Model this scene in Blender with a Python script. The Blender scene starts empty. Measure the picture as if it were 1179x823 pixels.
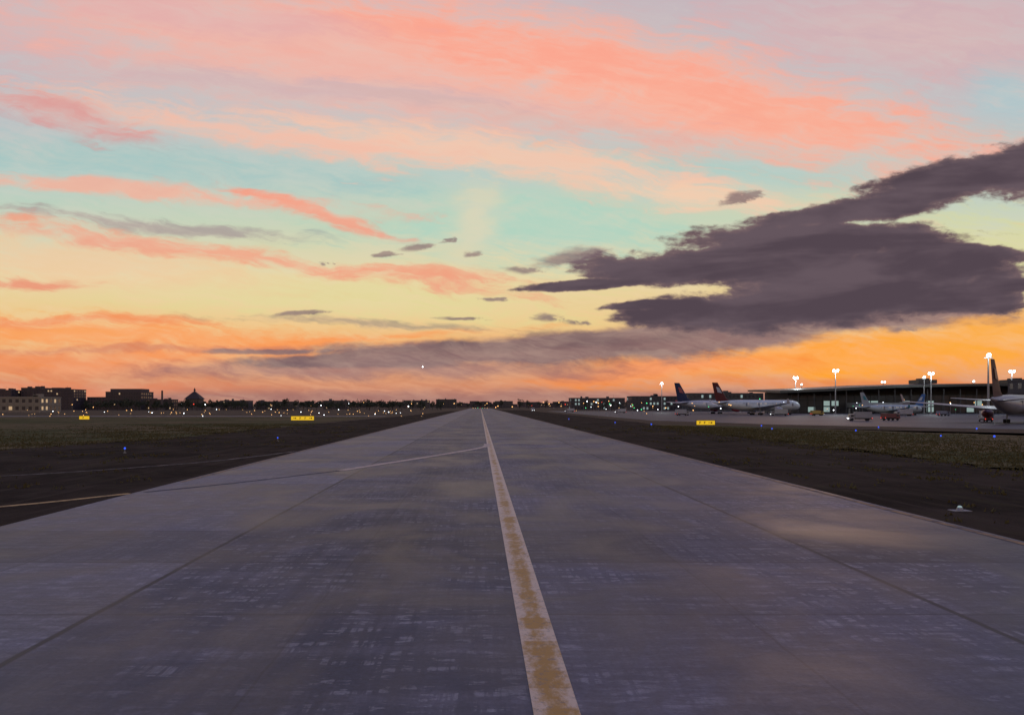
import bpy, bmesh, math, random
from mathutils import Vector
random.seed(7)
R=math.radians
sc=bpy.context.scene
sc.view_settings.view_transform='Standard'; sc.view_settings.look='None'; sc.view_settings.exposure=0

def lin(c):
    return tuple(((x/255)/12.92 if x/255<=0.04045 else (((x/255)+0.055)/1.055)**2.4) for x in c)+(1.0,)

# ------------------------------------------------------------ node helper
class NT:
    def __init__(s,tree): s.t=tree; s.n=tree.nodes; s.l=tree.links
    def put(s,sock,v):
        if v is None: return
        if isinstance(v,bpy.types.NodeSocket): s.l.new(v,sock)
        else: sock.default_value=v
    def m(s,op,a,b=None,c=None,clamp=False):
        n=s.n.new('ShaderNodeMath'); n.operation=op; n.use_clamp=clamp
        s.put(n.inputs[0],a); s.put(n.inputs[1],b); s.put(n.inputs[2],c); return n.outputs[0]
    def vm(s,op,a,b=None,c=None,out=0):
        n=s.n.new('ShaderNodeVectorMath'); n.operation=op
        s.put(n.inputs[0],a); s.put(n.inputs[1],b); s.put(n.inputs[2],c); return n.outputs[out]
    def mapping(s,v,loc=(0,0,0),rot=(0,0,0),scale=(1,1,1),typ='POINT'):
        n=s.n.new('ShaderNodeMapping'); n.vector_type=typ
        s.put(n.inputs[0],v); n.inputs['Location'].default_value=loc
        n.inputs['Rotation'].default_value=rot; n.inputs['Scale'].default_value=scale
        return n.outputs[0]
    def noise(s,v,scale=1,detail=5,rough=.55,dist=0,col=False):
        n=s.n.new('ShaderNodeTexNoise'); s.put(n.inputs['Vector'],v)
        n.inputs['Scale'].default_value=scale; n.inputs['Detail'].default_value=detail
        n.inputs['Roughness'].default_value=rough; n.inputs['Distortion'].default_value=dist
        return n.outputs['Color' if col else 'Fac']
    def mr(s,v,a,b,c,d,smooth=True):
        n=s.n.new('ShaderNodeMapRange'); n.interpolation_type='SMOOTHSTEP' if smooth else 'LINEAR'
        s.put(n.inputs[0],v)
        for i,x in enumerate((a,b,c,d)): s.put(n.inputs[i+1],x)
        return n.outputs[0]
    def mix(s,f,a,b,mode='MIX'):
        n=s.n.new('ShaderNodeMix'); n.data_type='RGBA'; n.blend_type=mode
        s.put(n.inputs[0],f); s.put(n.inputs[6],a); s.put(n.inputs[7],b); return n.outputs[2]
    def sep(s,v):
        n=s.n.new('ShaderNodeSeparateXYZ'); s.put(n.inputs[0],v); return n.outputs
    def comb(s,x,y,z=0.0):
        n=s.n.new('ShaderNodeCombineXYZ'); s.put(n.inputs[0],x); s.put(n.inputs[1],y); s.put(n.inputs[2],z); return n.outputs[0]
    def ramp(s,f,stops):
        n=s.n.new('ShaderNodeValToRGB'); s.put(n.inputs[0],f); e=n.color_ramp.elements
        while len(e)<len(stops): e.new(0.5)
        for i,(p,c) in enumerate(stops): e[i].position=p; e[i].color=c
        return n.outputs[0]

# ------------------------------------------------------------ SKY (world)
# sky tangent units: u to the right of the runway heading, v above the horizon (884 units = 45 degrees)
w=bpy.data.worlds.new("World"); sc.world=w; w.use_nodes=True
w.cycles.sampling_method='MANUAL'; w.cycles.sample_map_resolution=256
t=NT(w.node_tree); t.n.clear()
tc=t.n.new('ShaderNodeTexCoord').outputs['Generated']
x,y,z=t.sep(tc)
ya=t.m('MAXIMUM',t.m('ABSOLUTE',y),0.13)
U=t.m('MULTIPLY',t.m('DIVIDE',x,ya),884.0)
V=t.m('MULTIPLY',t.m('DIVIDE',t.m('MAXIMUM',z,-0.02),ya),884.0)
P0=t.comb(U,V)
def shear(v,deg,sx,sy,off=(0,0)):
    a,b_,_=t.sep(v)
    return t.vm('MULTIPLY_ADD',t.comb(a,t.m('MULTIPLY_ADD',a,-math.tan(R(deg)),b_)),(1/sx,1/sy,0),(off[0],off[1],0))
wn=t.noise(shear(P0,0,160,70),1,4,.6,col=True)
wo=t.vm('MULTIPLY_ADD',wn,(120,40,0),(-60,-20,0))
P=t.vm('ADD',P0,wo)
n1=t.noise(shear(P,-7,190,24),1,6,.64,.4)
n2=t.noise(shear(P,-13,62,8),1,4,.64,.2)
n3=t.noise(shear(P0,12,80,36,(9,4)),1,6,.66,.5)
st=t.m('MULTIPLY_ADD',n1,2.1,-1.05)
st=t.m('ADD',st,t.m('MULTIPLY_ADD',n2,1.3,-.65))
st=t.m('ADD',st,t.m('MULTIPLY_ADD',n3,1.4,-.70))
Vn=t.m('MULTIPLY_ADD',V,1/900,t.m('MULTIPLY',st,.014))
g=lambda v:v/900
base=t.ramp(Vn,[(0,lin((176,122,108))),(g(18),lin((204,134,104))),(g(55),lin((240,162,98))),(g(95),lin((238,196,130))),
  (g(150),lin((228,214,164))),(g(210),lin((194,210,186))),(g(270),lin((170,202,198))),(g(340),lin((184,190,196))),
  (g(467),lin((190,180,190))),(g(600),lin((124,140,182))),(1,lin((84,108,168)))])
col=base
u_,v_,_=t.sep(P); cache={}
def frame(deg):
    deg=int(round(deg/2.0)*2)
    if deg not in cache: cache[deg]=t.comb(u_,t.m('MULTIPLY_ADD',u_,-math.tan(R(deg)),v_))
    return cache[deg],math.tan(R(deg))
def splat(u,v,rx,ry,rot,c,a,k=1.0,soft=1.0):
    global col
    F,tn=frame(rot); vv=v-tn*u
    L=t.vm('LENGTH',t.vm('MULTIPLY_ADD',F,(1/rx,1/ry,0),(-u/rx,-vv/ry,0)),out=1)
    L=t.m('MULTIPLY_ADD',st,k,L)
    f=t.mr(L,0.2,0.2+1.15*soft,a,0.0)
    col=t.mix(f,col,lin(c))
def S(px,py,rx,ry,rot,c,a,k=1.0,soft=1.0): splat(px-553,467-py,rx,ry,rot,c,a,k,soft)
# broad colour fields
S(1130,300,190,70,0,(216,216,160),.8)
S(930,240,170,40,0,(200,212,178),.7)
S(620,262,210,52,0,(172,211,194),.85)
S(400,345,330,34,-2,(224,218,158),.7)
S(90,300,230,34,-3,(240,200,160),.7)
S(40,30,160,60,0,(192,178,188),.85)
S(1050,40,260,70,-5,(212,176,180),.8)
S(200,190,330,24,-3,(166,198,195),.85)
S(760,190,220,20,-5,(158,204,199),.9)
S(1165,112,60,34,0,(168,198,204),.8)
# great salmon sheet
S(420,62,440,84,-8,(242,178,164),.9,.8,1.2)
S(800,112,360,52,-11,(250,176,154),.95,.9,1.2)
S(640,66,300,24,-13,(252,162,140),.75,1,1.2)
S(960,140,170,24,-8,(250,170,146),.65,1,1.2)
S(250,20,180,20,-6,(222,174,176),.6)
S(330,100,300,14,-5,(204,180,184),.75,1.3)
S(620,135,200,9,-9,(216,180,174),.55,1.3)
S(560,180,330,26,-9,(246,198,172),.85,1.2,1.2)
S(260,150,220,16,-8,(242,188,168),.8,1.2,1.2)
S(790,222,100,14,-8,(244,204,174),.8)
S(545,255,30,42,35,(238,214,178),.5,1.4,1.3)
S(60,132,130,18,-12,(218,154,152),.85)
# left wisps
S(150,218,260,11,-5,(242,176,154),.85,1.2)
S(360,240,110,9,-18,(246,156,130),.85,1.2)
S(140,256,190,9,-3,(166,152,152),.8,1.2)
S(240,288,360,11,-7,(240,162,132),.9,1.2)
S(480,314,140,7,-4,(240,160,128),.75,1.3)
S(90,272,140,8,-5,(234,170,146),.6,1.2)
S(30,325,70,7,0,(234,140,112),.85)
S(120,384,330,20,-3,(250,160,92),.9,1.2)
S(80,368,200,6,-2,(242,144,94),.7,1.3)
S(50,416,280,20,0,(238,140,86),.9)
S(300,400,260,5,3,(250,150,80),.7,1.3)
S(150,402,260,4,0,(206,128,100),.6,1.3)
S(410,374,150,6,-2,(168,148,126),.8,1.3)
S(620,165,20,7,10,(250,184,150),.7)
# low right blaze
S(960,412,330,30,2,(255,164,52),1.0,.7)
S(1160,380,170,34,0,(252,172,66),.9,.7)
S(760,424,170,15,3,(250,144,76),.9,.7)
S(1000,440,330,8,0,(230,134,80),.8,.5)
# haze low in the west
S(420,424,330,13,1,(160,118,114),.9,.6)
S(540,458,600,10,0,(160,112,106),.8,.3)
S(60,446,220,11,0,(226,134,96),.75,.4)
# ---- darker cumulus bank
fb=t.noise(shear(P0,2,78,28),1,5,.55,.2)
fb2=t.noise(shear(P0,4,190,34,(31,7)),1,4,.55,.3)
fine=t.noise(shear(P0,0,17,8),1,4,.62,.4)
pert=t.m('ADD',t.m('MULTIPLY_ADD',fb,1.7,-.85),t.m('MULTIPLY_ADD',fb2,.9,-.45))
pert=t.m('ADD',pert,t.m('MULTIPLY_ADD',fine,.7,-.35))
P1=t.vm('MULTIPLY_ADD',wo,(.35,.45,0),P0)
P2=t.vm('MULTIPLY_ADD',t.comb(fine,fb),(46,10,0),t.vm('ADD',P1,(-23,-5,0)))
def bank(blobs,PP,wk=1.0,k=.18):
    a,b_,_=t.sep(PP); fr={}
    cur=None
    for px,py,rx,ry,rot in blobs:
        rot=int(round(rot/4.0)*4)
        if rot not in fr: fr[rot]=t.comb(a,t.m('MULTIPLY_ADD',a,-math.tan(R(rot)),b_)) if rot else PP
        u=px-553; v=467-py-math.tan(R(rot))*u
        L=t.vm('LENGTH',t.vm('MULTIPLY_ADD',fr[rot],(1/rx,1/ry,0),(-u/rx,-v/ry,0)),out=1)
        if cur is None: cur=L
        else:
            n=t.n.new('ShaderNodeMath'); n.operation='SMOOTH_MIN'
            t.put(n.inputs[0],cur); t.put(n.inputs[1],L); n.inputs[2].default_value=k; cur=n.outputs[0]
    return t.m('MULTIPLY_ADD',pert,wk,cur)
tail=bank([(850,380,210,29,7),(700,396,210,21,4),(560,406,220,14,1),(420,416,160,9,0),(1000,362,170,24,2)],P1,.5)
tf=t.mr(tail,.62,1.15,.96,0)
tcol=t.mix(t.mr(fb2,.36,.64,0,1),lin((108,87,95)),lin((134,105,107)))
col=t.mix(tf,col,tcol)
main=bank([(1100,207,130,30,11),(985,242,140,17,7),(1185,196,75,38,8),(890,296,190,34,3),(1010,324,200,48,0),
  (960,272,180,20,0),(750,312,105,18,-4),(1110,342,85,20,-5),(680,327,90,7,4),(900,352,190,32,4),(1170,328,50,9,0),
  (750,350,70,6,3),(1100,290,100,12,-3)],P1,.72)
mf=t.mr(main,.82,1.10,1,0)
body=t.mix(t.mr(t.m('ADD',t.m('MULTIPLY_ADD',fb,.35,.325),t.m('MULTIPLY_ADD',fb2,1.1,-.55)),.36,.64,0,1),lin((83,70,79)),lin((101,86,94)))
mcol=t.mix(t.mr(main,.62,1.08,0,.62),body,lin((148,118,114)))
col=t.mix(mf,col,mcol)
small=bank([(645,298,60,9,6),(600,309,24,6,0),(487,285,20,5,10),(440,294,16,3,0),(545,294,14,4,10),(380,301,10,3,0),
  (845,231,22,7,12),(632,366,20,5,0),(660,369,18,5,0),(570,345,12,3,0),(530,366,32,3,0),(345,362,40,3,5),(310,405,80,3,0),(1035,380,26,5,6),(515,275,10,4,20)],P2,1.15,.05)
col=t.mix(t.mr(small,.35,1.15,.85,0),col,lin((122,102,108)))
col=t.mix(t.m('MULTIPLY',t.mr(st,-.6,.7,0,.2),t.m('SUBTRACT',1.0,mf)),col,lin((250,216,190)))
bg=t.n.new('ShaderNodeBackground'); t.put(bg.inputs[0],col); bg.inputs[1].default_value=1.0
out=t.n.new('ShaderNodeOutputWorld'); t.l.new(bg.outputs[0],out.inputs[0])

# ------------------------------------------------------------ materials
def mat(name,colr,rough=.8,metal=0,spec=.5,emit=None,es=0,plain=False):
    m=bpy.data.materials.new(name); m.use_nodes=True
    b=m.node_tree.nodes['Principled BSDF']
    T=NT(m.node_tree)
    c=tuple(colr)+(1,) if len(colr)==3 else colr
    geo=T.n.new('ShaderNodeTexCoord').outputs['Object']
    nz=T.noise(geo,.6,3,.6)
    T.put(b.inputs['Base Color'],T.mix(T.mr(nz,.3,.7,0,.35),c,tuple(v*.6 for v in c[:3])+(1,)))
    b.inputs['Roughness'].default_value=rough; b.inputs['Metallic'].default_value=metal
    b.inputs['Specular IOR Level'].default_value=spec
    if emit: b.inputs['Emission Color'].default_value=tuple(emit)+(1,); b.inputs['Emission Strength'].default_value=es; m.cycles.emission_sampling='NONE'
    return m
def surf(name): 
    m=bpy.data.materials.new(name); m.use_nodes=True
    T=NT(m.node_tree); b=m.node_tree.nodes['Principled BSDF']
    return m,T,b,T.n.new('ShaderNodeTexCoord').outputs['Object']
def bump(T,b,h,s=.3,d=.05):
    n=T.n.new('ShaderNodeBump'); n.inputs['Strength'].default_value=s; n.inputs['Distance'].default_value=d
    T.put(n.inputs['Height'],h); T.l.new(n.outputs[0],b.inputs['Normal'])

# runway concrete
m_run,T,b,o=surf('runway_concrete')
X,Y,Z=T.sep(o)
longs=T.noise(T.mapping(o,scale=(1.6,.06,1)),1,5,.65)
longf=T.noise(T.mapping(o,scale=(5,.35,1)),1,4,.6)
trans=T.noise(T.mapping(o,scale=(.10,.6,1)),1,5,.65)
transf=T.noise(T.mapping(o,scale=(.9,3.2,1)),1,5,.68,.3)
blot=T.noise(T.mapping(o,scale=(.15,.12,1)),1,6,.62,.6)
grain=T.noise(o,11,4,.75)
lane=T.ramp(T.m('DIVIDE',T.m('ADD',X,22.0),44.0),[(0,(.165,.15,.158,1)),((22-9.4)/44,(.158,.146,.162,1)),((22-9.0)/44,(.058,.062,.090,1)),
   ((22+.9)/44,(.050,.055,.083,1)),((22+1.6)/44,(.088,.085,.120,1)),((22+11.3)/44,(.088,.085,.116,1)),((22+11.5)/44,(.078,.073,.094,1)),(1,(.088,.080,.098,1))])
sx=T.m('FLOOR',T.m('DIVIDE',T.m('ADD',X,9.2),5.15)); sy=T.m('FLOOR',T.m('DIVIDE',Y,6.1))
wnz=T.n.new('ShaderNodeTexWhiteNoise'); wnz.noise_dimensions='2D'; T.put(wnz.inputs[0],T.comb(sx,sy))
slab=wnz.outputs[0]
row=T.n.new('ShaderNodeTexWhiteNoise'); row.noise_dimensions='1D'; T.put(row.inputs['W'],sy)
c=T.mix(T.mr(T.m('ADD',T.m('MULTIPLY',longs,.4),T.m('MULTIPLY',trans,.6)),.45,.63,0,.6),lane,(.17,.158,.192,1))
patch=T.mr(T.m('ADD',T.m('MULTIPLY',blot,.75),T.m('MULTIPLY',transf,.25)),.42,.56,0,1)
c=T.mix(T.m('MULTIPLY_ADD',patch,-.70,.70),c,(.034,.038,.062,1))
sc_=T.m('MULTIPLY',T.mr(transf,.50,.62,0,1),T.mr(longf,.40,.58,0,1))
c=T.mix(T.m('MULTIPLY',T.mr(sc_,.05,.7,0,.75),T.mr(blot,.44,.56,.10,1)),c,(.25,.235,.25,1))
val=T.m('ADD',.68,T.m('ADD',T.m('MULTIPLY',slab,.24),T.m('MULTIPLY',row.outputs[0],.34)))
val=T.m('MULTIPLY',val,T.mr(longf,.25,.75,.93,1.06)); val=T.m('MULTIPLY',val,T.mr(grain,.2,.8,.72,1.25))
for cx in (-3.2,5.6):
    tr=T.mr(T.m('ABSOLUTE',T.m('SUBTRACT',X,cx)),.3,2.2,.14,0)
    val=T.m('SUBTRACT',val,T.m('MULTIPLY',tr,T.mr(blot,.3,.6,.4,1.3)))
c=T.mix(1.0,c,T.comb(val,val,val),'MULTIPLY')
wob=T.m('MULTIPLY',T.m('SUBTRACT',T.noise(o,.8,3,.6),.5),.10)
Xw=T.m('ADD',X,wob); Yw=T.m('ADD',Y,wob)
for jx,wd,a in ((-9.2,.08,.9),(11.4,.08,.9),(-4.05,.03,.35),(6.25,.03,.35),(-14.4,.03,.4),(16.4,.03,.35)):
    c=T.mix(T.mr(T.m('ABSOLUTE',T.m('SUBTRACT',Xw,jx)),wd*.6,wd*1.5,a,0),c,(.012,.011,.015,1))
ty=T.m('ABSOLUTE',T.m('SUBTRACT',T.m('FRACT',T.m('DIVIDE',Yw,6.1)),.5))
c=T.mix(T.mr(ty,.486,.497,0,.6),c,(.022,.021,.027,1))
T.put(b.inputs['Base Color'],c); T.put(b.inputs['Roughness'],T.mr(blot,.3,.7,.46,.68)); b.inputs['Specular IOR Level'].default_value=.42
bump(T,b,T.m('ADD',T.m('MULTIPLY',grain,.6),transf),.25,.02)

m_asp,T,b,o=surf('old_asphalt')
n=T.noise(o,.09,6,.68,.8); n_=T.noise(T.mapping(o,scale=(.9,.05,1)),1,5,.65); n3_=T.noise(T.mapping(o,scale=(.45,.16,1)),1,6,.75,.6)
c=T.mix(T.mr(n,.38,.62,0,1),(.022,.015,.011,1),(.055,.037,.026,1))
c=T.mix(T.mr(n_,.48,.7,0,.5),c,(.095,.066,.050,1))
c=T.mix(T.mr(n3_,.50,.68,0,.6),c,(.060,.048,.024,1))
T.put(b.inputs['Base Color'],c); b.inputs['Roughness'].default_value=1; b.inputs['Specular IOR Level'].default_value=.04
bump(T,b,T.noise(o,4,4,.7),.6,.08)

m_apr,T,b,o=surf('apron_concrete')
n=T.noise(T.mapping(o,scale=(.02,.05,1)),1,6,.6)
c=T.mix(T.mr(n,.35,.65,0,1),(.04,.036,.04,1),(.085,.075,.082,1))
T.put(b.inputs['Base Color'],c); b.inputs['Roughness'].default_value=.6; b.inputs['Specular IOR Level'].default_value=.3

def grassmat(name,c1,c2,c3):
    m,T,b,o=surf(name)
    a=T.noise(T.mapping(o,scale=(.02,.035,1)),1,6,.65,.7); d=T.noise(T.mapping(o,scale=(.12,.3,1)),1,5,.7); e=T.noise(o,3,4,.7)
    c=T.mix(T.mr(a,.40,.60,0,1),c1,c2); c=T.mix(T.mr(d,.42,.62,0,.75),c,c3)
    v=T.mr(e,.3,.7,.6,1.3); c=T.mix(1.0,c,T.comb(v,v,v),'MULTIPLY')
    T.put(b.inputs['Base Color'],c); b.inputs['Roughness'].default_value=1; b.inputs['Specular IOR Level'].default_value=.05
    bump(T,b,T.m('ADD',d,e),.6,.2); return m
m_grd=grassmat('dry_earth',(.14,.095,.055,1),(.18,.122,.075,1),(.09,.066,.036,1))
m_gra=grassmat('mown_grass',(.105,.100,.034,1),(.22,.150,.070,1),(.065,.055,.024,1))
m_blade=mat('grass_blade',(.12,.098,.04),1,0,.05)

m_cl,T,b,o=surf('centreline_paint')
X,Y,Z=T.sep(o)
a=T.noise(T.mapping(o,scale=(1.8,.8,1)),1,6,.72,.5); a2=T.noise(T.mapping(o,scale=(5,2.2,1)),1,5,.75); a3=T.noise(o,7,5,.75)
mid=T.mr(T.m('ABSOLUTE',T.m('SUBTRACT',X,1.24)),.06,.38,.07,-.09)
seg=T.n.new('ShaderNodeTexWhiteNoise'); seg.noise_dimensions='1D'; T.put(seg.inputs['W'],T.m('FLOOR',T.m('DIVIDE',Y,.9)))
k=T.m('ADD',T.m('ADD',T.m('MULTIPLY',a,.5),T.m('MULTIPLY',a2,.5)),T.m('ADD',mid,T.m('MULTIPLY',T.m('SUBTRACT',seg.outputs[0],.5),.12)))
near=T.mr(Y,8,60,.03,-.05); k=T.m('ADD',k,near)
c=T.mix(T.mr(k,.40,.62,0,1),(.80,.58,.40,1),(.52,.26,.05,1))
c=T.mix(T.mr(a3,.50,.70,0,.7),c,(.24,.18,.15,1))
T.put(b.inputs['Base Color'],c); b.inputs['Roughness'].default_value=.6
def wornpaint(name,c1,fade,under=(.08,.08,.10,1)):
    m,T,b,o=surf(name)
    a=T.noise(o,1.1,6,.75)
    c=T.mix(T.mr(a,fade-.12,fade+.12,0,.9),c1,under)
    T.put(b.inputs['Base Color'],c); b.inputs['Roughness'].default_value=.8; b.inputs['Specular IOR Level'].default_value=.2; return m
m_yel=wornpaint('yellow_paint',(.72,.54,.40,1),.60)
m_yel2=wornpaint('yellow_paint_taxiway',(.66,.40,.16,1),.58,(.03,.025,.022,1))
m_edge=wornpaint('edge_paint',(.42,.25,.12,1),.52)
m_wht=wornpaint('white_paint_worn',(.26,.20,.17,1),.47,(.03,.025,.022,1))
m_wht2=wornpaint('lead_off_paint_worn',(.24,.20,.19,1),.42)

m_glass=mat('dark_glass',(.03,.032,.04),.3)
m_lit=mat('lit_window',(.4,.35,.25),.5,emit=(1,.66,.34),es=.45)
m_litc=mat('lit_window_cool',(.35,.4,.4),.5,emit=(.62,.9,.85),es=.3)
m_metal=mat('galvanised_steel',(.28,.28,.29),.5,.6)
m_dark=mat('dark_steel',(.04,.04,.045),.6)
m_lampw=mat('lamp_white',(1,1,1),.5,emit=(.88,.95,1),es=7)
m_lampa=mat('lamp_amber',(1,.7,.3),.5,emit=(1,.5,.16),es=2.5)
m_lampb=mat('lamp_blue',(.05,.1,.5),.5,emit=(.03,.10,.9),es=1.2)
m_lampr=mat('lamp_red',(1,.1,.05),.5,emit=(1,.06,.03),es=2)
m_lampg=mat('lamp_green',(.1,1,.3),.5,emit=(.1,1,.35),es=2)
m_sign=mat('sign_yellow',(.8,.55,.03),.5,emit=(1,.62,.02),es=.6)
m_black=mat('sign_black',(.01,.01,.01),.6)
m_tyre=mat('rubber',(.02,.02,.02),.9)
m_roof=mat('terminal_roof',(.045,.05,.048),.5)

# ------------------------------------------------------------ mesh helpers
def link(o,parent=None):
    bpy.context.collection.objects.link(o)
    if parent: o.parent=parent
    return o
def mesh(name,vs,fs,m,parent=None,smooth=False,mi=None):
    me=bpy.data.meshes.new(name); me.from_pydata(vs,[],fs)
    for mm in (m if isinstance(m,(list,tuple)) else [m]): me.materials.append(mm)
    if mi: me.polygons.foreach_set('material_index',mi)
    if smooth: me.polygons.foreach_set('use_smooth',[True]*len(fs))
    me.update(); return link(bpy.data.objects.new(name,me),parent)
def empty(name,loc=(0,0,0),rz=0,s=1):
    e=bpy.data.objects.new(name,None); e.location=loc; e.rotation_euler=(0,0,rz); e.scale=(s,s,s); e.empty_display_size=.5
    return link(e)
class Bld:
    def __init__(s): s.v=[]; s.f=[]; s.mi=[]
    def add(s,vs,fs,mi=0):
        o=len(s.v); s.v+=vs; s.f+=[tuple(i+o for i in f) for f in fs]; s.mi+=[mi]*len(fs)
    def box(s,x0,x1,y0,y1,z0,z1,mi=0):
        s.add([(x0,y0,z0),(x1,y0,z0),(x1,y1,z0),(x0,y1,z0),(x0,y0,z1),(x1,y0,z1),(x1,y1,z1),(x0,y1,z1)],
              [(0,3,2,1),(4,5,6,7),(0,1,5,4),(1,2,6,5),(2,3,7,6),(3,0,4,7)],mi)
    def tube(s,p,q,r0,r1,n=8,mi=0,cap=True):
        p=Vector(p); q=Vector(q); d=(q-p).normalized()
        a=d.orthogonal().normalized(); b_=d.cross(a)
        vs=[]
        for c_,r in ((p,r0),(q,r1)):
            for i in range(n):
                th=2*math.pi*i/n; vs.append(tuple(c_+a*math.cos(th)*r+b_*math.sin(th)*r))
        fs=[(i,(i+1)%n,n+(i+1)%n,n+i) for i in range(n)]
        if cap: fs+=[tuple(range(n))[::-1],tuple(range(n,2*n))]
        s.add(vs,fs,mi)
    def ball(s,c_,r,mi=0,n=6,m_=4,sq=1):
        vs=[];fs=[]
        for j in range(m_+1):
            ph=math.pi*j/m_
            for i in range(n):
                th=2*math.pi*i/n
                vs.append((c_[0]+r*math.sin(ph)*math.cos(th),c_[1]+r*math.sin(ph)*math.sin(th),c_[2]+r*sq*math.cos(ph)))
        for j in range(m_):
            for i in range(n): fs.append((j*n+i,(j+1)*n+i,(j+1)*n+(i+1)%n,j*n+(i+1)%n))
        s.add(vs,fs,mi)
    def loft(s,rings,mi=0,cap=True):
        n=len(rings[0]); vs=[p for r in rings for p in r]; fs=[]
        for j in range(len(rings)-1):
            for i in range(n): fs.append((j*n+i,j*n+(i+1)%n,(j+1)*n+(i+1)%n,(j+1)*n+i))
        if cap: fs+=[tuple(range(n))[::-1],tuple(range((len(rings)-1)*n,len(rings)*n))]
        s.add(vs,fs,mi)
    def obj(s,name,m,parent=None,smooth=False): return mesh(name,s.v,s.f,m,parent,smooth,s.mi)

def ribbon(name,pts,wd,z,m):
    q=[]
    P_=[Vector(p) for p in pts]; P_=[P_[0]*2-P_[1]]+P_+[P_[-1]*2-P_[-2]]
    for i in range(1,len(P_)-2):
        for k in range(12):
            u=k/12; a,b_,c_,d=P_[i-1:i+3]
            q.append(.5*((2*b_)+(c_-a)*u+(2*a-5*b_+4*c_-d)*u*u+(3*b_-a-3*c_+d)*u**3))
    q.append(P_[-2]); vs=[];fs=[]
    for i,p in enumerate(q):
        d=(q[min(i+1,len(q)-1)]-q[max(i-1,0)]).normalized(); n=Vector((-d.y,d.x))
        vs+=[(p.x+n.x*wd/2,p.y+n.y*wd/2,z),(p.x-n.x*wd/2,p.y-n.y*wd/2,z)]
    fs=[(2*i,2*i+1,2*i+3,2*i+2) for i in range(len(q)-1)]
    return mesh(name,vs,fs,m)
def ragged(name,pts,z,m,step=2.5,amp=.9):
    bm=bmesh.new(); vs=[]
    n=len(pts)
    for i in range(n):
        a=Vector(pts[i]); b_=Vector(pts[(i+1)%n]); L=(b_-a).length; k=max(1,min(160,int(L/step)))
        am=amp*min(2,max(1,L/k/step))
        for j in range(k):
            p=a.lerp(b_,j/k); vs.append(bm.verts.new((p.x+random.uniform(-am,am),p.y+random.uniform(-am,am),z)))
    f=bm.faces.new(vs); bmesh.ops.triangulate(bm,faces=[f])
    me=bpy.data.meshes.new(name); bm.to_mesh(me); bm.free(); me.materials.append(m)
    if me.polygons[0].normal.z<0: me.flip_normals()
    return link(bpy.data.objects.new(name,me))

# ------------------------------------------------------------ ground and pavements
G=9000
mesh('ground',[(-G,-400,0),(G,-400,0),(G,2*G,0),(-G,2*G,0)],[(0,1,2,3)],m_grd)
ragged('shoulder_pavement',[(-19,-40),(-19,720),(-28,720),(-36,400),(-46,200),(-48,112),(-60,68),(-95,60),(-160,60),(-160,-40)],.012,m_asp,3,.7)
ragged('shoulder_pavement',[(19,-40),(150,-40),(150,30),(41,36),(42,140),(48,230),(50,900),(19,900)],.012,m_asp,3,.7)
mesh('runway',[(-19.8,-40,.03),(19.95,-40,.03),(19.95,1500,.03),(-19.8,1500,.03)],[(0,1,2,3)],m_run)
ragged('grass',[(-48,116),(-60,71),(-95,63),(-170,63),(-500,120),(-500,330),(-47,330),(-46,200)],.02,m_gra,2.0,1.6)
ragged('grass',[(42,60),(43,140),(47,205),(62,190),(92,128),(210,112),(260,50),(150,34),(41,38)],.02,m_gra,1.6,1.9)
ragged('apron',[(58,262),(78,205),(112,165),(150,150),(520,140),(900,700),(62,720)],.016,m_apr,6,.4)
mesh('taxiway',[(-900,352,.02),(-45,352,.02),(-45,378,.02),(-900,378,.02)],[(0,1,2,3)],m_apr)
random.seed(21)
vs=[];fs=[]
def tuft(x,y):
    for _ in range(3):
        a=random.uniform(0,6.28); h=random.uniform(.08,.26); ww=random.uniform(.05,.12); dx=math.cos(a);dy=math.sin(a)
        bx=x+random.uniform(-.3,.3); by=y+random.uniform(-.3,.3); o=len(vs)
        vs.extend([(bx-dx*ww,by-dy*ww,.01),(bx+dx*ww,by+dy*ww,.01),(bx+random.uniform(-.1,.1),by+random.uniform(-.1,.1),h)]); fs.append((o,o+1,o+2))
for _ in range(14000):
    yy=random.uniform(66,210); xx=-46-abs(random.gauss(0,1))*22-max(0,(112-yy))*.28+random.gauss(0,1.6)
    if random.random()<.5+.5*math.sin(xx*.3)*math.sin(yy*.21): tuft(xx,yy)
for _ in range(13000):
    yy=random.uniform(38,190); xx=41.5+abs(random.gauss(0,1))*20+random.gauss(0,2.4)
    if yy<195-(xx-45)*1.55 or yy<112: tuft(xx,yy)
# sparse weeds along the shoulders
for _ in range(260):
    cx=random.choice((random.uniform(21,42),random.uniform(-46,-22))); cy=random.uniform(26,190)
    for _k in range(random.randint(2,9)): tuft(cx+random.gauss(0,.5),cy+random.gauss(0,1.2))
mesh('grass_tufts',vs,fs,m_blade)
# painted lines
mesh('centreline_marking',[(1.24-.38,-40,.04),(1.24+.38,-40,.04),(1.24+.38,1480,.04),(1.24-.38,1480,.04)],[(0,1,2,3)],m_cl)
mesh('runway_edge_line',[(19.38,-40,.04),(19.7,-40,.04),(19.7,1480,.04),(19.38,1480,.04)],[(0,1,2,3)],m_edge)
mesh('runway_edge_line',[(-19.6,50,.04),(-19.35,50,.04),(-19.35,1480,.04),(-19.6,1480,.04)],[(0,1,2,3)],m_edge)
ribbon('lead_off_line',[(.9,100),(.7,94),(-.6,88.5),(-2.6,82),(-5.5,73.5),(-10.7,59)],.8,.046,m_yel)
ribbon('lead_off_line',[(-10.8,58.8),(-15.5,50),(-19.3,44.2)],.3,.046,m_wht2)
ribbon('taxiway_line',[(-19.9,43.6),(-23.1,38.6),(-28,33.5),(-38,27),(-60,20)],.5,.03,m_yel2)
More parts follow.
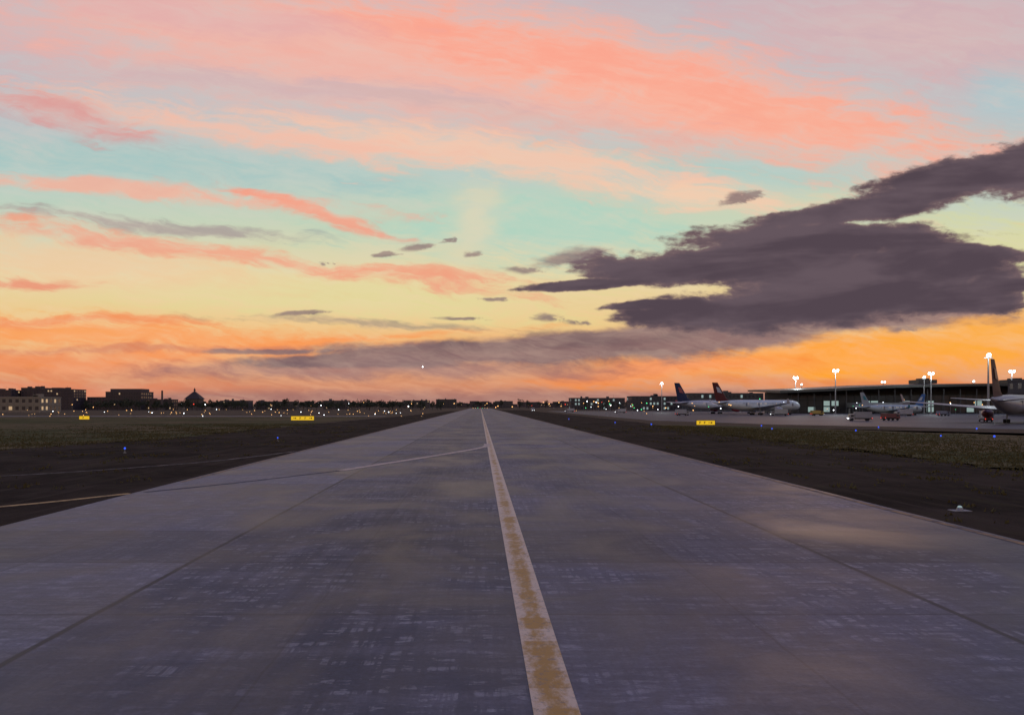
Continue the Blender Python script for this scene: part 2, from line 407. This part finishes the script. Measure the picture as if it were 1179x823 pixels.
ribbon('taxiway_line',[(-20.2,84),(-22.5,74),(-26,65),(-34,54.5),(-50,45),(-80,38)],.5,.03,m_wht)
ribbon('taxiway_line',[(60,262),(90,214),(130,186),(300,176)],.5,.034,m_yel)

# ------------------------------------------------------------ airliner
def foil(c0,chord,th,axis,span):
    prof=[(0,0),(.06,.45),(.3,.55),(.65,.35),(1,0),(.65,-.3),(.3,-.42),(.06,-.35)]
    r=[]
    for u,v_ in prof:
        if axis=='y': r.append((c0[0]-u*chord,span,c0[2]+v_*th*chord))
        else: r.append((c0[0]-u*chord,c0[1]+v_*th*chord,span))
    return r
def airliner(name,tail,heading,L,Rr,H,S_,fin,accent,body=(.72,.73,.74),lit=True,zoff=0):
    e=empty(name,(tail[0],tail[1],zoff),math.atan2(heading[1],heading[0]))
    mb=mat(name+'_skin',body,.35); mf=mat(name+'_fin',fin,.5,spec=.25); ma=mat(name+'_accent',accent,.4)
    zc=Rr*1.9 if Rr>2.5 else Rr*1.75
    st_=[(0,.52,.06),(.02,.5,.16),(.08,.38,.36),(.16,.22,.64),(.24,.08,.88),(.31,.0,1),(.5,0,1),(.7,0,1),(.87,0,1),(.92,-.02,.95),(.955,-.07,.81),(.98,-.16,.58),(.993,-.23,.33),(1,-.28,.06)]
    B=Bld(); n=20; rings=[]
    for f,zz,r in st_:
        rings.append([(f*L,Rr*r*math.cos(2*math.pi*i/n),zc+zz*Rr+Rr*r*math.sin(2*math.pi*i/n)) for i in range(n)])
    B.loft(rings); B.obj('fuselage',[mb],e,True)
    W=Bld()
    for s_ in (-1,1):
        k=.30
        while k<.88:
            a=R(14); yy=Rr*math.cos(a)*s_*1.006; zz=zc+Rr*math.sin(a)
            W.add([(k*L,yy,zz),(k*L+.32,yy,zz),(k*L+.32,yy*.992,zz+.42),(k*L,yy*.992,zz+.42)],[(0,1,2,3)],1 if lit and random.random()<.3 else 0)
            k+=.9/L
        for k in (.33,.47,.72,.865):
            W.box(k*L,k*L+1.0,min(s_*Rr*.985,s_*Rr*1.01),max(s_*Rr*.985,s_*Rr*1.01),zc-.5,zc+1.2,2)
        W.add([(.955*L,s_*.60*Rr,zc+.46*Rr),(.972*L,s_*.38*Rr,zc+.40*Rr),(.967*L,s_*.36*Rr,zc+.56*Rr),(.945*L,s_*.50*Rr,zc+.70*Rr)],[(0,1,2,3)],0)
        W.add([(.973*L,s_*.37*Rr,zc+.40*Rr),(.979*L,s_*.03*Rr,zc+.42*Rr),(.972*L,s_*.03*Rr,zc+.60*Rr),(.967*L,s_*.35*Rr,zc+.57*Rr)],[(0,1,2,3)],0)
    W.obj('windows_and_doors',[m_glass,m_lit,m_metal],e)
    Wg=Bld()
    for s_ in (-1,1):
        Wg.loft([foil((.62*L,0,zc-.55*Rr),.22*L,.13,'y',s_*Rr*.6),foil((.525*L,0,zc-.25*Rr),.125*L,.11,'y',s_*S_*.4),foil((.41*L,0,zc+.35*Rr),.045*L,.1,'y',s_*S_)])
        Wg.loft([foil((.41*L,s_*S_,0),.04*L,.08,'z',zc+.33*Rr),foil((.385*L,s_*(S_+.5),0),.02*L,.08,'z',zc+.33*Rr+S_*.08)],1)
        Wg.loft([foil((.135*L,0,zc+.35*Rr),.095*L,.1,'y',s_*Rr*.3),foil((.055*L,0,zc+.62*Rr),.035*L,.09,'y',s_*S_*.34)])
    Wg.obj('wings_and_stabilisers',[mb,ma],e)
    F=Bld()
    z0=zc+Rr*.62
    F.loft([foil((.215*L,0,0),.17*L,.03,'z',z0),foil((.155*L,0,0),.125*L,.07,'z',z0+(H-z0)*.18),foil((.055*L,0,0),.06*L,.09,'z',H)])
    F.obj('tail_fin',[mf],e)
    F=Bld()
    for s_ in (-1,1):
        F.add([(.10*L,s_*.36,z0+(H-z0)*.45),(.05*L,s_*.36,z0+(H-z0)*.5),(.035*L,s_*.30,z0+(H-z0)*.78),(.07*L,s_*.30,z0+(H-z0)*.74)],[(0,1,2,3)],0)
    F.obj('fin_flash',[ma],e)
    E=Bld()
    for s_ in (-1,1):
        ye=s_*S_*.33; re=Rr*.52; ze=zc-Rr*.95; xe=.585*L
        prof=[(0,.62),(-.02,.8),(.0,.92),(.4,1.0),(1.2,1.0),(2.2,.86),(3.0,.62),(3.6,.38)]
        E.loft([[(xe+2.4-p*re/1.4*1.3,ye+re*q*math.cos(2*math.pi*i/16),ze+re*q*math.sin(2*math.pi*i/16)) for i in range(16)] for p,q in prof],0)
        E.tube((xe+2.2,ye,ze),(xe+2.43,ye,ze),re*.78,re*.2,14,1)
        E.box(xe-3,xe+1,ye-.15,ye+.15,ze+re*.8,zc-.3*Rr,0)
    E.obj('engines',[ma,m_dark],e,True)
    Gr=Bld()
    wr=.55 if Rr>2.5 else .5
    for gx,gy in ((.885*L,0),(.49*L,Rr*1.1),(.49*L,-Rr*1.1)):
        Gr.tube((gx,gy,wr),(gx,gy*.95,zc-.6*Rr),.18,.22,8,0)
        for dx in ((0,) if gy==0 else (-.8,.8)):
            for dy in (-.45,.45): Gr.tube((gx+dx,gy+dy-.18,wr),(gx+dx,gy+dy+.18,wr),wr,wr,12,1)
    Gr.obj('landing_gear',[m_metal,m_tyre],e)
    return e
airliner('parked_airliner',(124,410),(57,25),62,2.82,17.4,29,(.11,.020,.018),(.45,.45,.47),(.62,.68,.66))
airliner('parked_airliner',(119,470),(57,25),66,2.9,19,30,(.014,.02,.07),(.3,.03,.04),(.5,.5,.52))
airliner('parked_airliner',(198,400),(36,8),37.5,1.98,11.9,17,(.35,.4,.42),(.05,.25,.3),(.48,.58,.58))
airliner('parked_airliner',(135,203),(45,42),61,2.82,17.4,29,(.075,.016,.015),(.20,.05,.05),(.30,.28,.28))
airliner('parked_airliner',(262,452),(-20,38),37.5,1.98,11.9,17,(.05,.12,.3),(.4,.4,.4),(.5,.5,.5))
ap=airliner('approaching_airliner',(-300,4040),(0,-1),37.5,1.98,11.9,17,(.3,.3,.3),(.4,.4,.4),zoff=205)
B=Bld(); B.ball((38.5,0,2.5),3,0,8,6); B.obj('landing_light',[m_lampw],ap)

# ------------------------------------------------------------ floodlight masts
def mast(px,Y,H,n=2,power=0):
    X=px/884*Y; e=empty('floodlight_mast',(X,Y,0))
    B=Bld(); B.box(-.8,.8,-.8,.8,0,.5,0); B.tube((0,0,.5),(0,0,H),.42,.2,10,0)
    B.box(-1.5,1.5,-.12,.12,H-.3,H,0); B.box(-.12,.12,-1.3,1.3,H-.15,H+.1,0)
    B.obj('pole',[m_metal],e)
    Lb=Bld()
    for i in range(n):
        xx=(-1.1+2.2*i/(n-1)) if n>1 else 0
        Lb.tube((xx,.3,H+.9),(xx,-.25,H+.7),.5,.85,12,1); Lb.tube((xx,-.26,H+.7),(xx,-.36,H+.66),.78,.7,12,0)
    Lb.obj('lamp_heads',[m_lampw,m_dark],e)
    if power:
        l=bpy.data.lights.new('mast_light','POINT'); l.energy=power; l.color=(.85,.97,1); l.shadow_soft_size=1.5
        lo=link(bpy.data.objects.new('mast_light',l),e); lo.location=(0,-2.5,H-.5)
for a in ((209,600,22,1,5000),(363,540,24,2,12000),(370,640,22,1,0),(409,452,25,2,8000),(464,640,24,2,0),(519,470,24,2,7000),(511,475,22,1,0),
          (585,262,21.5,1,1200),(612,440,24,2,4000),(568,560,22,1,0)): mast(*a)

# ------------------------------------------------------------ buildings
def block(name,X0,X1,Y,D,H,floors,bays,wall,litp=.03,top=None,cool=False):
    e=empty(name,((X0+X1)/2,Y,0)); W=X1-X0; mw=mat(name+'_wall',wall,.85)
    B=Bld(); B.box(-W/2,W/2,0,D,0,H,0)
    fh=H/floors
    for i in range(1,floors+1): B.box(-W/2-.25,W/2+.25,-.25,D+.25,i*fh-.35,i*fh+(.6 if i==floors else 0),0)
    bw=W/bays
    for i in range(bays+1): B.box(-W/2+i*bw-.2,-W/2+i*bw+.2,-.18,-.003,0,H-.4,0)
    if top: 
        for a,b_,h in top: B.box(-W/2+a*W,-W/2+b_*W,D*.2,D*.8,H+.003,H+h,0)
    for k in range(3):
        xx=random.uniform(-.45,.4)*W; B.box(xx,xx+random.uniform(1.5,4),D*.3,D*.5,H+.604,H+random.uniform(1.4,3),0)
    B.tube((W*.3,D*.1,H),(W*.3,D*.1,H+4.5),.1,.06,5)
    B.obj('walls_and_roof',[mw],e)
    Wd=Bld()
    for f in range(floors):
        for i in range(bays):
            xx=-W/2+i*bw
            Wd.box(xx+.25*bw,xx+.75*bw,-.10,-.004,f*fh+fh*.3,f*fh+fh*.78,1 if random.random()<litp else 0)
    for s_ in (-1,1):
        for f in range(floors):
            for j in range(max(2,int(D/6))):
                yy=2+j*6
                if yy+2<D:
                    xs=sorted((s_*(W/2+.004),s_*(W/2+.08))); Wd.box(xs[0],xs[1],yy,yy+2.4,f*fh+fh*.3,f*fh+fh*.78,1 if random.random()<litp else 0)
    Wd.obj('windows',[m_glass,m_litc if cool else m_lit],e)
    return e
block('apartment_building',-585,-550,900,30,23,6,9,(.10,.07,.07),top=[(.1,.4,2.5)])
block('apartment_building',-547,-524,915,30,26,7,6,(.09,.066,.066))
block('apartment_building',-521,-480,905,30,24,7,12,(.085,.065,.07),top=[(.3,.55,2.5)])
block('office_building',-476,-444,930,30,15,4,9,(.12,.09,.09))
block('office_building',-439,-398,900,35,21,5,14,(.085,.065,.065),top=[(.05,.95,4)])
block('airport_hangar',-380,-344,600,30,11.5,2,7,(.28,.24,.18),.2)
block('low_building',-392,-366,910,20,12,3,8,(.09,.07,.07))
block('low_building',-325,-290,960,20,11,3,12,(.11,.09,.09))
block('low_building',-286,-236,980,20,10,3,14,(.09,.08,.08),.12)
block('low_building',-225,-190,1100,20,12,3,11,(.12,.1,.1))
block('low_building',-150,-100,1500,25,15,4,14,(.11,.1,.1))
block('low_building',-92,-50,1600,25,18,5,12,(.09,.08,.08))
block('low_building',30,66,1560,25,14,4,12,(.12,.11,.11))
block('cargo_building',110,175,930,25,14,3,17,(.09,.085,.09),.16,cool=True)
block('cargo_building',150,215,760,25,14,3,19,(.08,.075,.08),.16,cool=True)
block('terminal_annex',190,258,700,25,16,3,19,(.08,.08,.08),.18,cool=True)
e=empty('pyramid_roof_building',(-346,930,0)); B=Bld(); B.box(-8.5,8.5,-7,7,0,13,0)
B.add([(-10,-8.5,13.003),(10,-8.5,13.003),(10,8.5,13.003),(-10,8.5,13.003),(-1.2,-1.2,22),(1.2,-1.2,22),(1.2,1.2,22),(-1.2,1.2,22)],[(3,2,1,0),(0,1,5,4),(1,2,6,5),(2,3,7,6),(3,0,4,7),(4,5,6,7)],1)
B.box(-.7,.7,-.7,.7,22.003,23.3,0); B.add([(-1.2,-1.2,23.303),(1.2,-1.2,23.303),(1.2,1.2,23.303),(-1.2,1.2,23.303),(0,0,27)],[(3,2,1,0),(0,1,4),(1,2,4),(2,3,4),(3,0,4)],1)
for i in range(5): B.box(-7.6+i*3.3,-6+i*3.3,-7.08,-7.004,4,11,2)
B.obj('pavilion',[mat('pav_wall',(.11,.09,.08)),mat('pav_roof',(.05,.035,.035)),m_glass],e)
B=Bld(); B.tube((-375,905,0),(-375,905,23),1.5,1.0,12,0); B.box(-378,-372,902,908,0,3,0); B.obj('chimney',[mat('chimney_brick',(.12,.09,.08))])

# terminal with overhanging roof, mullions and lit concourse
e=empty('terminal_building',(205,505,0),R(-4)); Wt=330; B=Bld()
B.box(0,Wt,0,60,0,12,0); B.box(0,40,8,60,12.003,14.7,0); B.box(40.003,Wt,8,58,12.003,17.4,0); B.box(85,Wt,9,57,17.403,18.8,0)
B.obj('walls',[mat('terminal_wall',(.04,.04,.045))],e)
B=Bld(); 
rp=[(-12,15.4),(20,16.6),(60,18.6),(110,19.6),(180,20.0),(260,20.2),(Wt+8,20.2)]
for i in range(len(rp)-1):
    (a,z0),(b_,z1)=rp[i],rp[i+1]
    B.add([(a,-14,z0-2.2),(b_,-14,z1-2.2),(b_,-14,z1-.6),(a,-14,z0-.6),(a,60,z0),(b_,60,z1),(a,60,z0+1.2),(b_,60,z1+1.2)],
          [(0,1,2,3),(0,4,5,1),(3,2,7,6),(4,6,7,5)]+([(0,3,6,4)] if i==0 else [])+([(1,5,7,2)] if i==len(rp)-2 else []))
B.obj('roof',[m_roof],e)
B=Bld()
for i in range(66):
    B.box(i*5-.15,i*5+.15,-.5,-.003,0,12.4,1)
    for f,(z0,z1) in enumerate(((1,4.2),(5,8.2),(9,11.6))):
        B.box(i*5+.3,i*5+4.7,-.15,-.004,z0,z1,(2 if random.random()<(.25,.22,.05)[f] else 0))
for i in range(0,34): B.tube((i*10,-12,0),(i*10,-12,13 if i<3 else 15.5),.35,.3,8,1)
B.obj('glazing_and_columns',[m_glass,m_dark,m_litc],e)
B=Bld()
for k in (90,150,210,285): B.box(k,k+12,20,34,20,22.6,0); B.box(k+3,k+8,22,30,22.603,23.6,0)
B.obj('plant_rooms',[m_roof],e)
block('pier_building',268,330,330,60,17.5,3,16,(.07,.06,.06),.10,cool=True,top=[(.1,.4,3)])

for (a,b_) in (((176,455),(182,500)),((233,420),(240,500)),((262,500),(246,470)),((200,262),(262,300))):
    e=empty('jet_bridge',(a[0],a[1],0)); d=Vector((b_[0]-a[0],b_[1]-a[1])); L=d.length; e.rotation_euler[2]=math.atan2(d.y,d.x)
    B=Bld(); B.box(0,3.5,-2,2,3.6,7,0); B.box(3.503,L*.5,-1.3,1.3,4.0,6.6,0); B.box(L*.5+.003,L,-1.6,1.6,3.8,6.9,0)
    for k in range(int(L/3)-2): B.box(4+k*3,5.8+k*3,-1.68,-1.62,4.9,6,2)
    B.tube((L*.35,0,0),(L*.35,0,4),.3,.3,8,1); B.box(L*.35-.6,L*.35+.6,-1.6,1.6,.15,.9,1)
    for s_ in(-1,1): B.tube((L*.35,s_*1.7-.2,.5),(L*.35,s_*1.7+.2,.5),.5,.5,10,3)
    B.tube((L-.8,0,0),(L-.8,0,4),.6,.6,10,1)
    B.obj('tunnel_and_legs',[mat('bridge_panel',(.25,.25,.25)),m_metal,m_litc,m_tyre],e)

# ------------------------------------------------------------ service vehicles
def truck(x,y,rz,L,H,body):
    e=empty('service_truck',(x,y,0),rz); B=Bld()
    wd=1.15
    cabp=[(L/2,.55),(L/2,1.25),(L/2-.35,2.2),(L/2-1.7,2.3),(L/2-1.75,.55)]
    B.loft([[(px,-wd,pz) for px,pz in cabp],[(px,wd,pz) for px,pz in cabp]],0)
    B.box(-L/2,L/2-1.9,-1.25,1.25,.95,H,1); B.box(-L/2,L/2-1.8,-.9,.9,.55,.947,2)
    B.box(-L/2-.1,-L/2,-1.1,1.1,.5,.7,2)
    B.add([(L/2-.01+.02,-.95,1.35),(L/2+.02,.95,1.35),(L/2-.30,.9,2.1),(L/2-.30,-.9,2.1)],[(0,1,2,3)],3)
    for s_ in (-1,1):
        ys=sorted((s_*(wd+.003),s_*(wd+.03))); B.box(L/2-1.5,L/2-.6,ys[0],ys[1],1.3,2.0,3)
        for wx in (L/2-1.0,-L/2+1.2): B.tube((wx,s_*1.0-.15,.48),(wx,s_*1.0+.15,.48),.48,.48,14,4)
        B.ball((L/2+.02,s_*.85,.85),.16,5); B.ball((-L/2-.1,s_*.95,.9),.12,6)
    B.obj('body_and_wheels',[mat('cab_paint',body,.4),mat('box_paint',tuple(c*.9 for c in body),.5),m_dark,m_glass,m_tyre,m_lampw,m_lampr],e)
for a in ((104,395,.3,7,3.2,(.4,.4,.4)),(150,385,2.8,8,3.4,(.4,.42,.4)),(172,392,0,6,2.6,(.5,.38,.1)),(205,372,3.1,8,3.3,(.4,.4,.42)),
          (228,378,.2,6,2.5,(.25,.28,.34)),(126,255,2.9,7,3,(.35,.35,.35)),(140,262,.3,6,2.4,(.2,.06,.05)),(158,240,1.2,8,3.5,(.35,.35,.35)),
          (95,520,3.0,7,3,(.5,.5,.5)),(70,600,2.9,7,3,(.5,.5,.5)),(48,700,-1.5,7,3,(.5,.5,.5))): truck(*a)

# ------------------------------------------------------------ taxiway signs
def sign(X,Y,W,H,layout):
    e=empty('taxiway_sign',(X,Y,0)); B=Bld()
    B.box(-W/2,W/2,-.12,.12,.45,.45+H,0); B.box(-W/2-.1,W/2+.1,-.16,.16,.35,.448,1); B.box(-W/2-.1,W/2+.1,-.16,.16,.452+H,.55+H,1)
    for s_ in (-1,1):
        xs=sorted((s_*(W/2+.002),s_*(W/2+.1))); B.box(xs[0],xs[1],-.16,.16,.45,.45+H,1)
    k=int(W/1.5)
    for i in range(k+1): 
        xx=-W/2+.3+i*(W-.6)/k; B.tube((xx,0,0),(xx,0,.36),.06,.06,6,1)
    z0=.45
    for u,kind in layout:
        x0=-W/2+u*W; h=H
        if kind=='A':
            B.box(x0-.5,x0+.2,-.135,-.123,z0+.45*h,z0+.57*h,2)
            B.add([(x0+.2,-.13,z0+.25*h),(x0+.6,-.13,z0+.51*h),(x0+.2,-.13,z0+.77*h)],[(0,1,2)],2)
        else:
            B.box(x0-.2,x0-.08,-.135,-.123,z0+.2*h,z0+.8*h,2); B.box(x0-.077,x0+.2,-.135,-.123,z0+.68*h,z0+.8*h,2)
            B.box(x0-.077,x0+.2,-.135,-.123,z0+.44*h,z0+.54*h,2)
    B.obj('panel_and_legs',[m_sign,m_dark,m_black],e)
sign(-56,242,7.2,1.25,[(.15,'A'),(.4,'L'),(.62,'L'),(.85,'A')])
sign(-133,258,3.4,1.1,[(.4,'L')])
sign(54,184,4.4,1.0,[(.2,'L'),(.45,'L'),(.75,'A')])

# ------------------------------------------------------------ airfield lights
def alight(X,Y,m,s=1,name='taxiway_edge_light'):
    B=Bld(); B.tube((0,0,0),(0,0,.06),.16,.16,10,0); B.tube((0,0,.06),(0,0,.32),.04,.04,8,0); B.tube((0,0,.32),(0,0,.40),.07*s,.10*s,8,0)
    B.ball((0,0,.40+.10*s),.12*s,1,8,6,1.2)
    o=B.obj(name,[m_metal,m]); o.location=(X,Y,.02); return o
for X,Y,s in ((-37.5,81,.9),(-28.5,108,.8),(41,184,1.4),(57,150,1.1),(68,139,1.1),(63,172,1.2),(69,115,.9),(75,112,1.2),(97,150,1.2),(36,205,1.2),(83,160,1.1),(110,142,1.1),(30,260,1.2)):
    alight(X,Y,m_lampb,s)
e=empty('runway_edge_light',(22.8,36.5,.012)); B=Bld(); B.box(-.42,.42,-.28,.28,0,.03,0); B.tube((0,0,.031),(0,0,.16),.16,.12,14,1); B.ball((0,0,.18),.10,2,10,6,.7); B.obj('pad_and_lamp',[mat('pad_concrete',(.3,.28,.27)),m_metal,m_litc],e)
B=Bld()
def pt(x,y,h,r,mi):
    B.tube((x,y,0),(x,y,h-r),.05,.05,5,0); B.ball((x,y,h),r,mi,6,4)
for i in range(110):
    Y=random.choice((330,390,450,520,600,700,840)); X=-random.uniform(.06,.64)*Y; pt(X,Y,random.uniform(.6,1.6),.0004*Y*random.uniform(.6,1.3),random.choice((1,1,1,1,2)))
for i in range(70):
    Y=random.uniform(800,1400); X=random.uniform(-.6,.3)*Y; pt(X,Y,random.uniform(3,9),.0005*Y*random.uniform(.6,1.3),random.choice((1,1,1,2,3)))
for i in range(120):
    Y=random.uniform(330,700); X=random.uniform(.12,.72)*Y; pt(X,Y,random.uniform(1.5,8),.0005*Y*random.uniform(.6,1.4),random.choice((1,1,2,2,4)))
for i in range(7): pt(-14+i*4.6,1505,.6,.4,random.choice((3,4,1)))
B.obj('airfield_lights',[m_metal,m_lampa,m_lampw,m_lampr,m_lampg])

# ------------------------------------------------------------ distant trees
vs=[];fs=[];mi=[]
def tree(x,y,h):
    r=h*random.uniform(.32,.5)
    o=len(vs); tw=h*.03
    top=h*.5
    for zz,w2 in ((0,tw),(top,tw*.5)):
        for a in range(4): vs.append((x+w2*math.cos(a*1.57),y+w2*math.sin(a*1.57),zz))
    for a in range(4): fs.append((o+a,o+(a+1)%4,o+4+(a+1)%4,o+4+a)); mi.append(1)
    cl=[(random.uniform(-.6,.6)*r,random.uniform(-.6,.6)*r,h*random.uniform(.42,.82),r*random.uniform(.35,.6)) for _ in range(6)]
    for k in range(130):
        cx,cy,cz,cr=random.choice(cl)
        d=Vector((random.gauss(0,1),random.gauss(0,1),random.gauss(0,1))).normalized()*cr*random.uniform(.5,1.05)
        p=Vector((x+cx,y+cy,cz))+d; s=h*random.uniform(.035,.075)
        a=Vector((random.gauss(0,1),random.gauss(0,1),random.gauss(0,1))).normalized(); b_=a.orthogonal().normalized()
        o=len(vs); vs.extend([tuple(p+a*s),tuple(p+b_*s),tuple(p-a*s*.9),tuple(p-b_*s*.8)]); fs.append((o,o+1,o+2,o+3)); mi.append(0 if random.random()<.6 else 2)
for i in range(270):
    Y=random.uniform(860,1350) if i>60 else random.uniform(780,880); X=random.uniform(-.66,-.05)*Y; tree(X,Y,random.uniform(8,13))
for i in range(120):
    Y=random.uniform(1520,1900); X=random.uniform(-.25,.42)*Y; tree(X,Y,random.uniform(10,19))
for i in range(40):
    Y=random.uniform(780,1000); X=random.uniform(.12,.38)*Y; tree(X,Y,random.uniform(7,12))
mesh('distant_tree_line',vs,fs,[mat('leaf_dark',(.035,.042,.022),1),mat('bark',(.06,.045,.035),1),mat('leaf_light',(.065,.07,.035),1)],mi=mi)
B=Bld()
for i in range(260):
    Y=random.uniform(1900,3400); X=random.uniform(-.75,.75)*Y; ww=random.uniform(10,45); h=random.uniform(8,19)*(Y/2400)
    if random.random()<.05: h*=1.6; ww*=.5
    B.box(X,X+ww,Y,Y+15,0,h,0)
    if random.random()<.5: B.box(X+ww*.2,X+ww*.5,Y+2,Y+9,h+.01,h+random.uniform(2,4),0)
    for k in range(int(ww/4)):
        if random.random()<.2: B.box(X+k*4+.8,X+k*4+2.6,Y-.2,Y-.02,h*.5,h*.5+2,1)
B.obj('distant_city',[mat('city_haze',(.09,.07,.07),.9),m_lit])

# ------------------------------------------------------------ low afterglow sun
sl=bpy.data.lights.new('sun','SUN'); sl.energy=.12; sl.angle=R(12); sl.color=(1,.6,.35)
so=link(bpy.data.objects.new('sun',sl)); d=-Vector((math.sin(R(24)),math.cos(R(24)),math.tan(R(4)))); so.rotation_euler=d.to_track_quat('-Z','Y').to_euler()

cam=bpy.data.cameras.new('camera'); cam.lens=26.99; cam.sensor_width=36; cam.shift_x=.031; cam.shift_y=.0471; cam.clip_start=.1; cam.clip_end=40000
co=link(bpy.data.objects.new('camera',cam)); co.location=(0,0,5); co.rotation_euler=(R(90),0,0); sc.camera=co
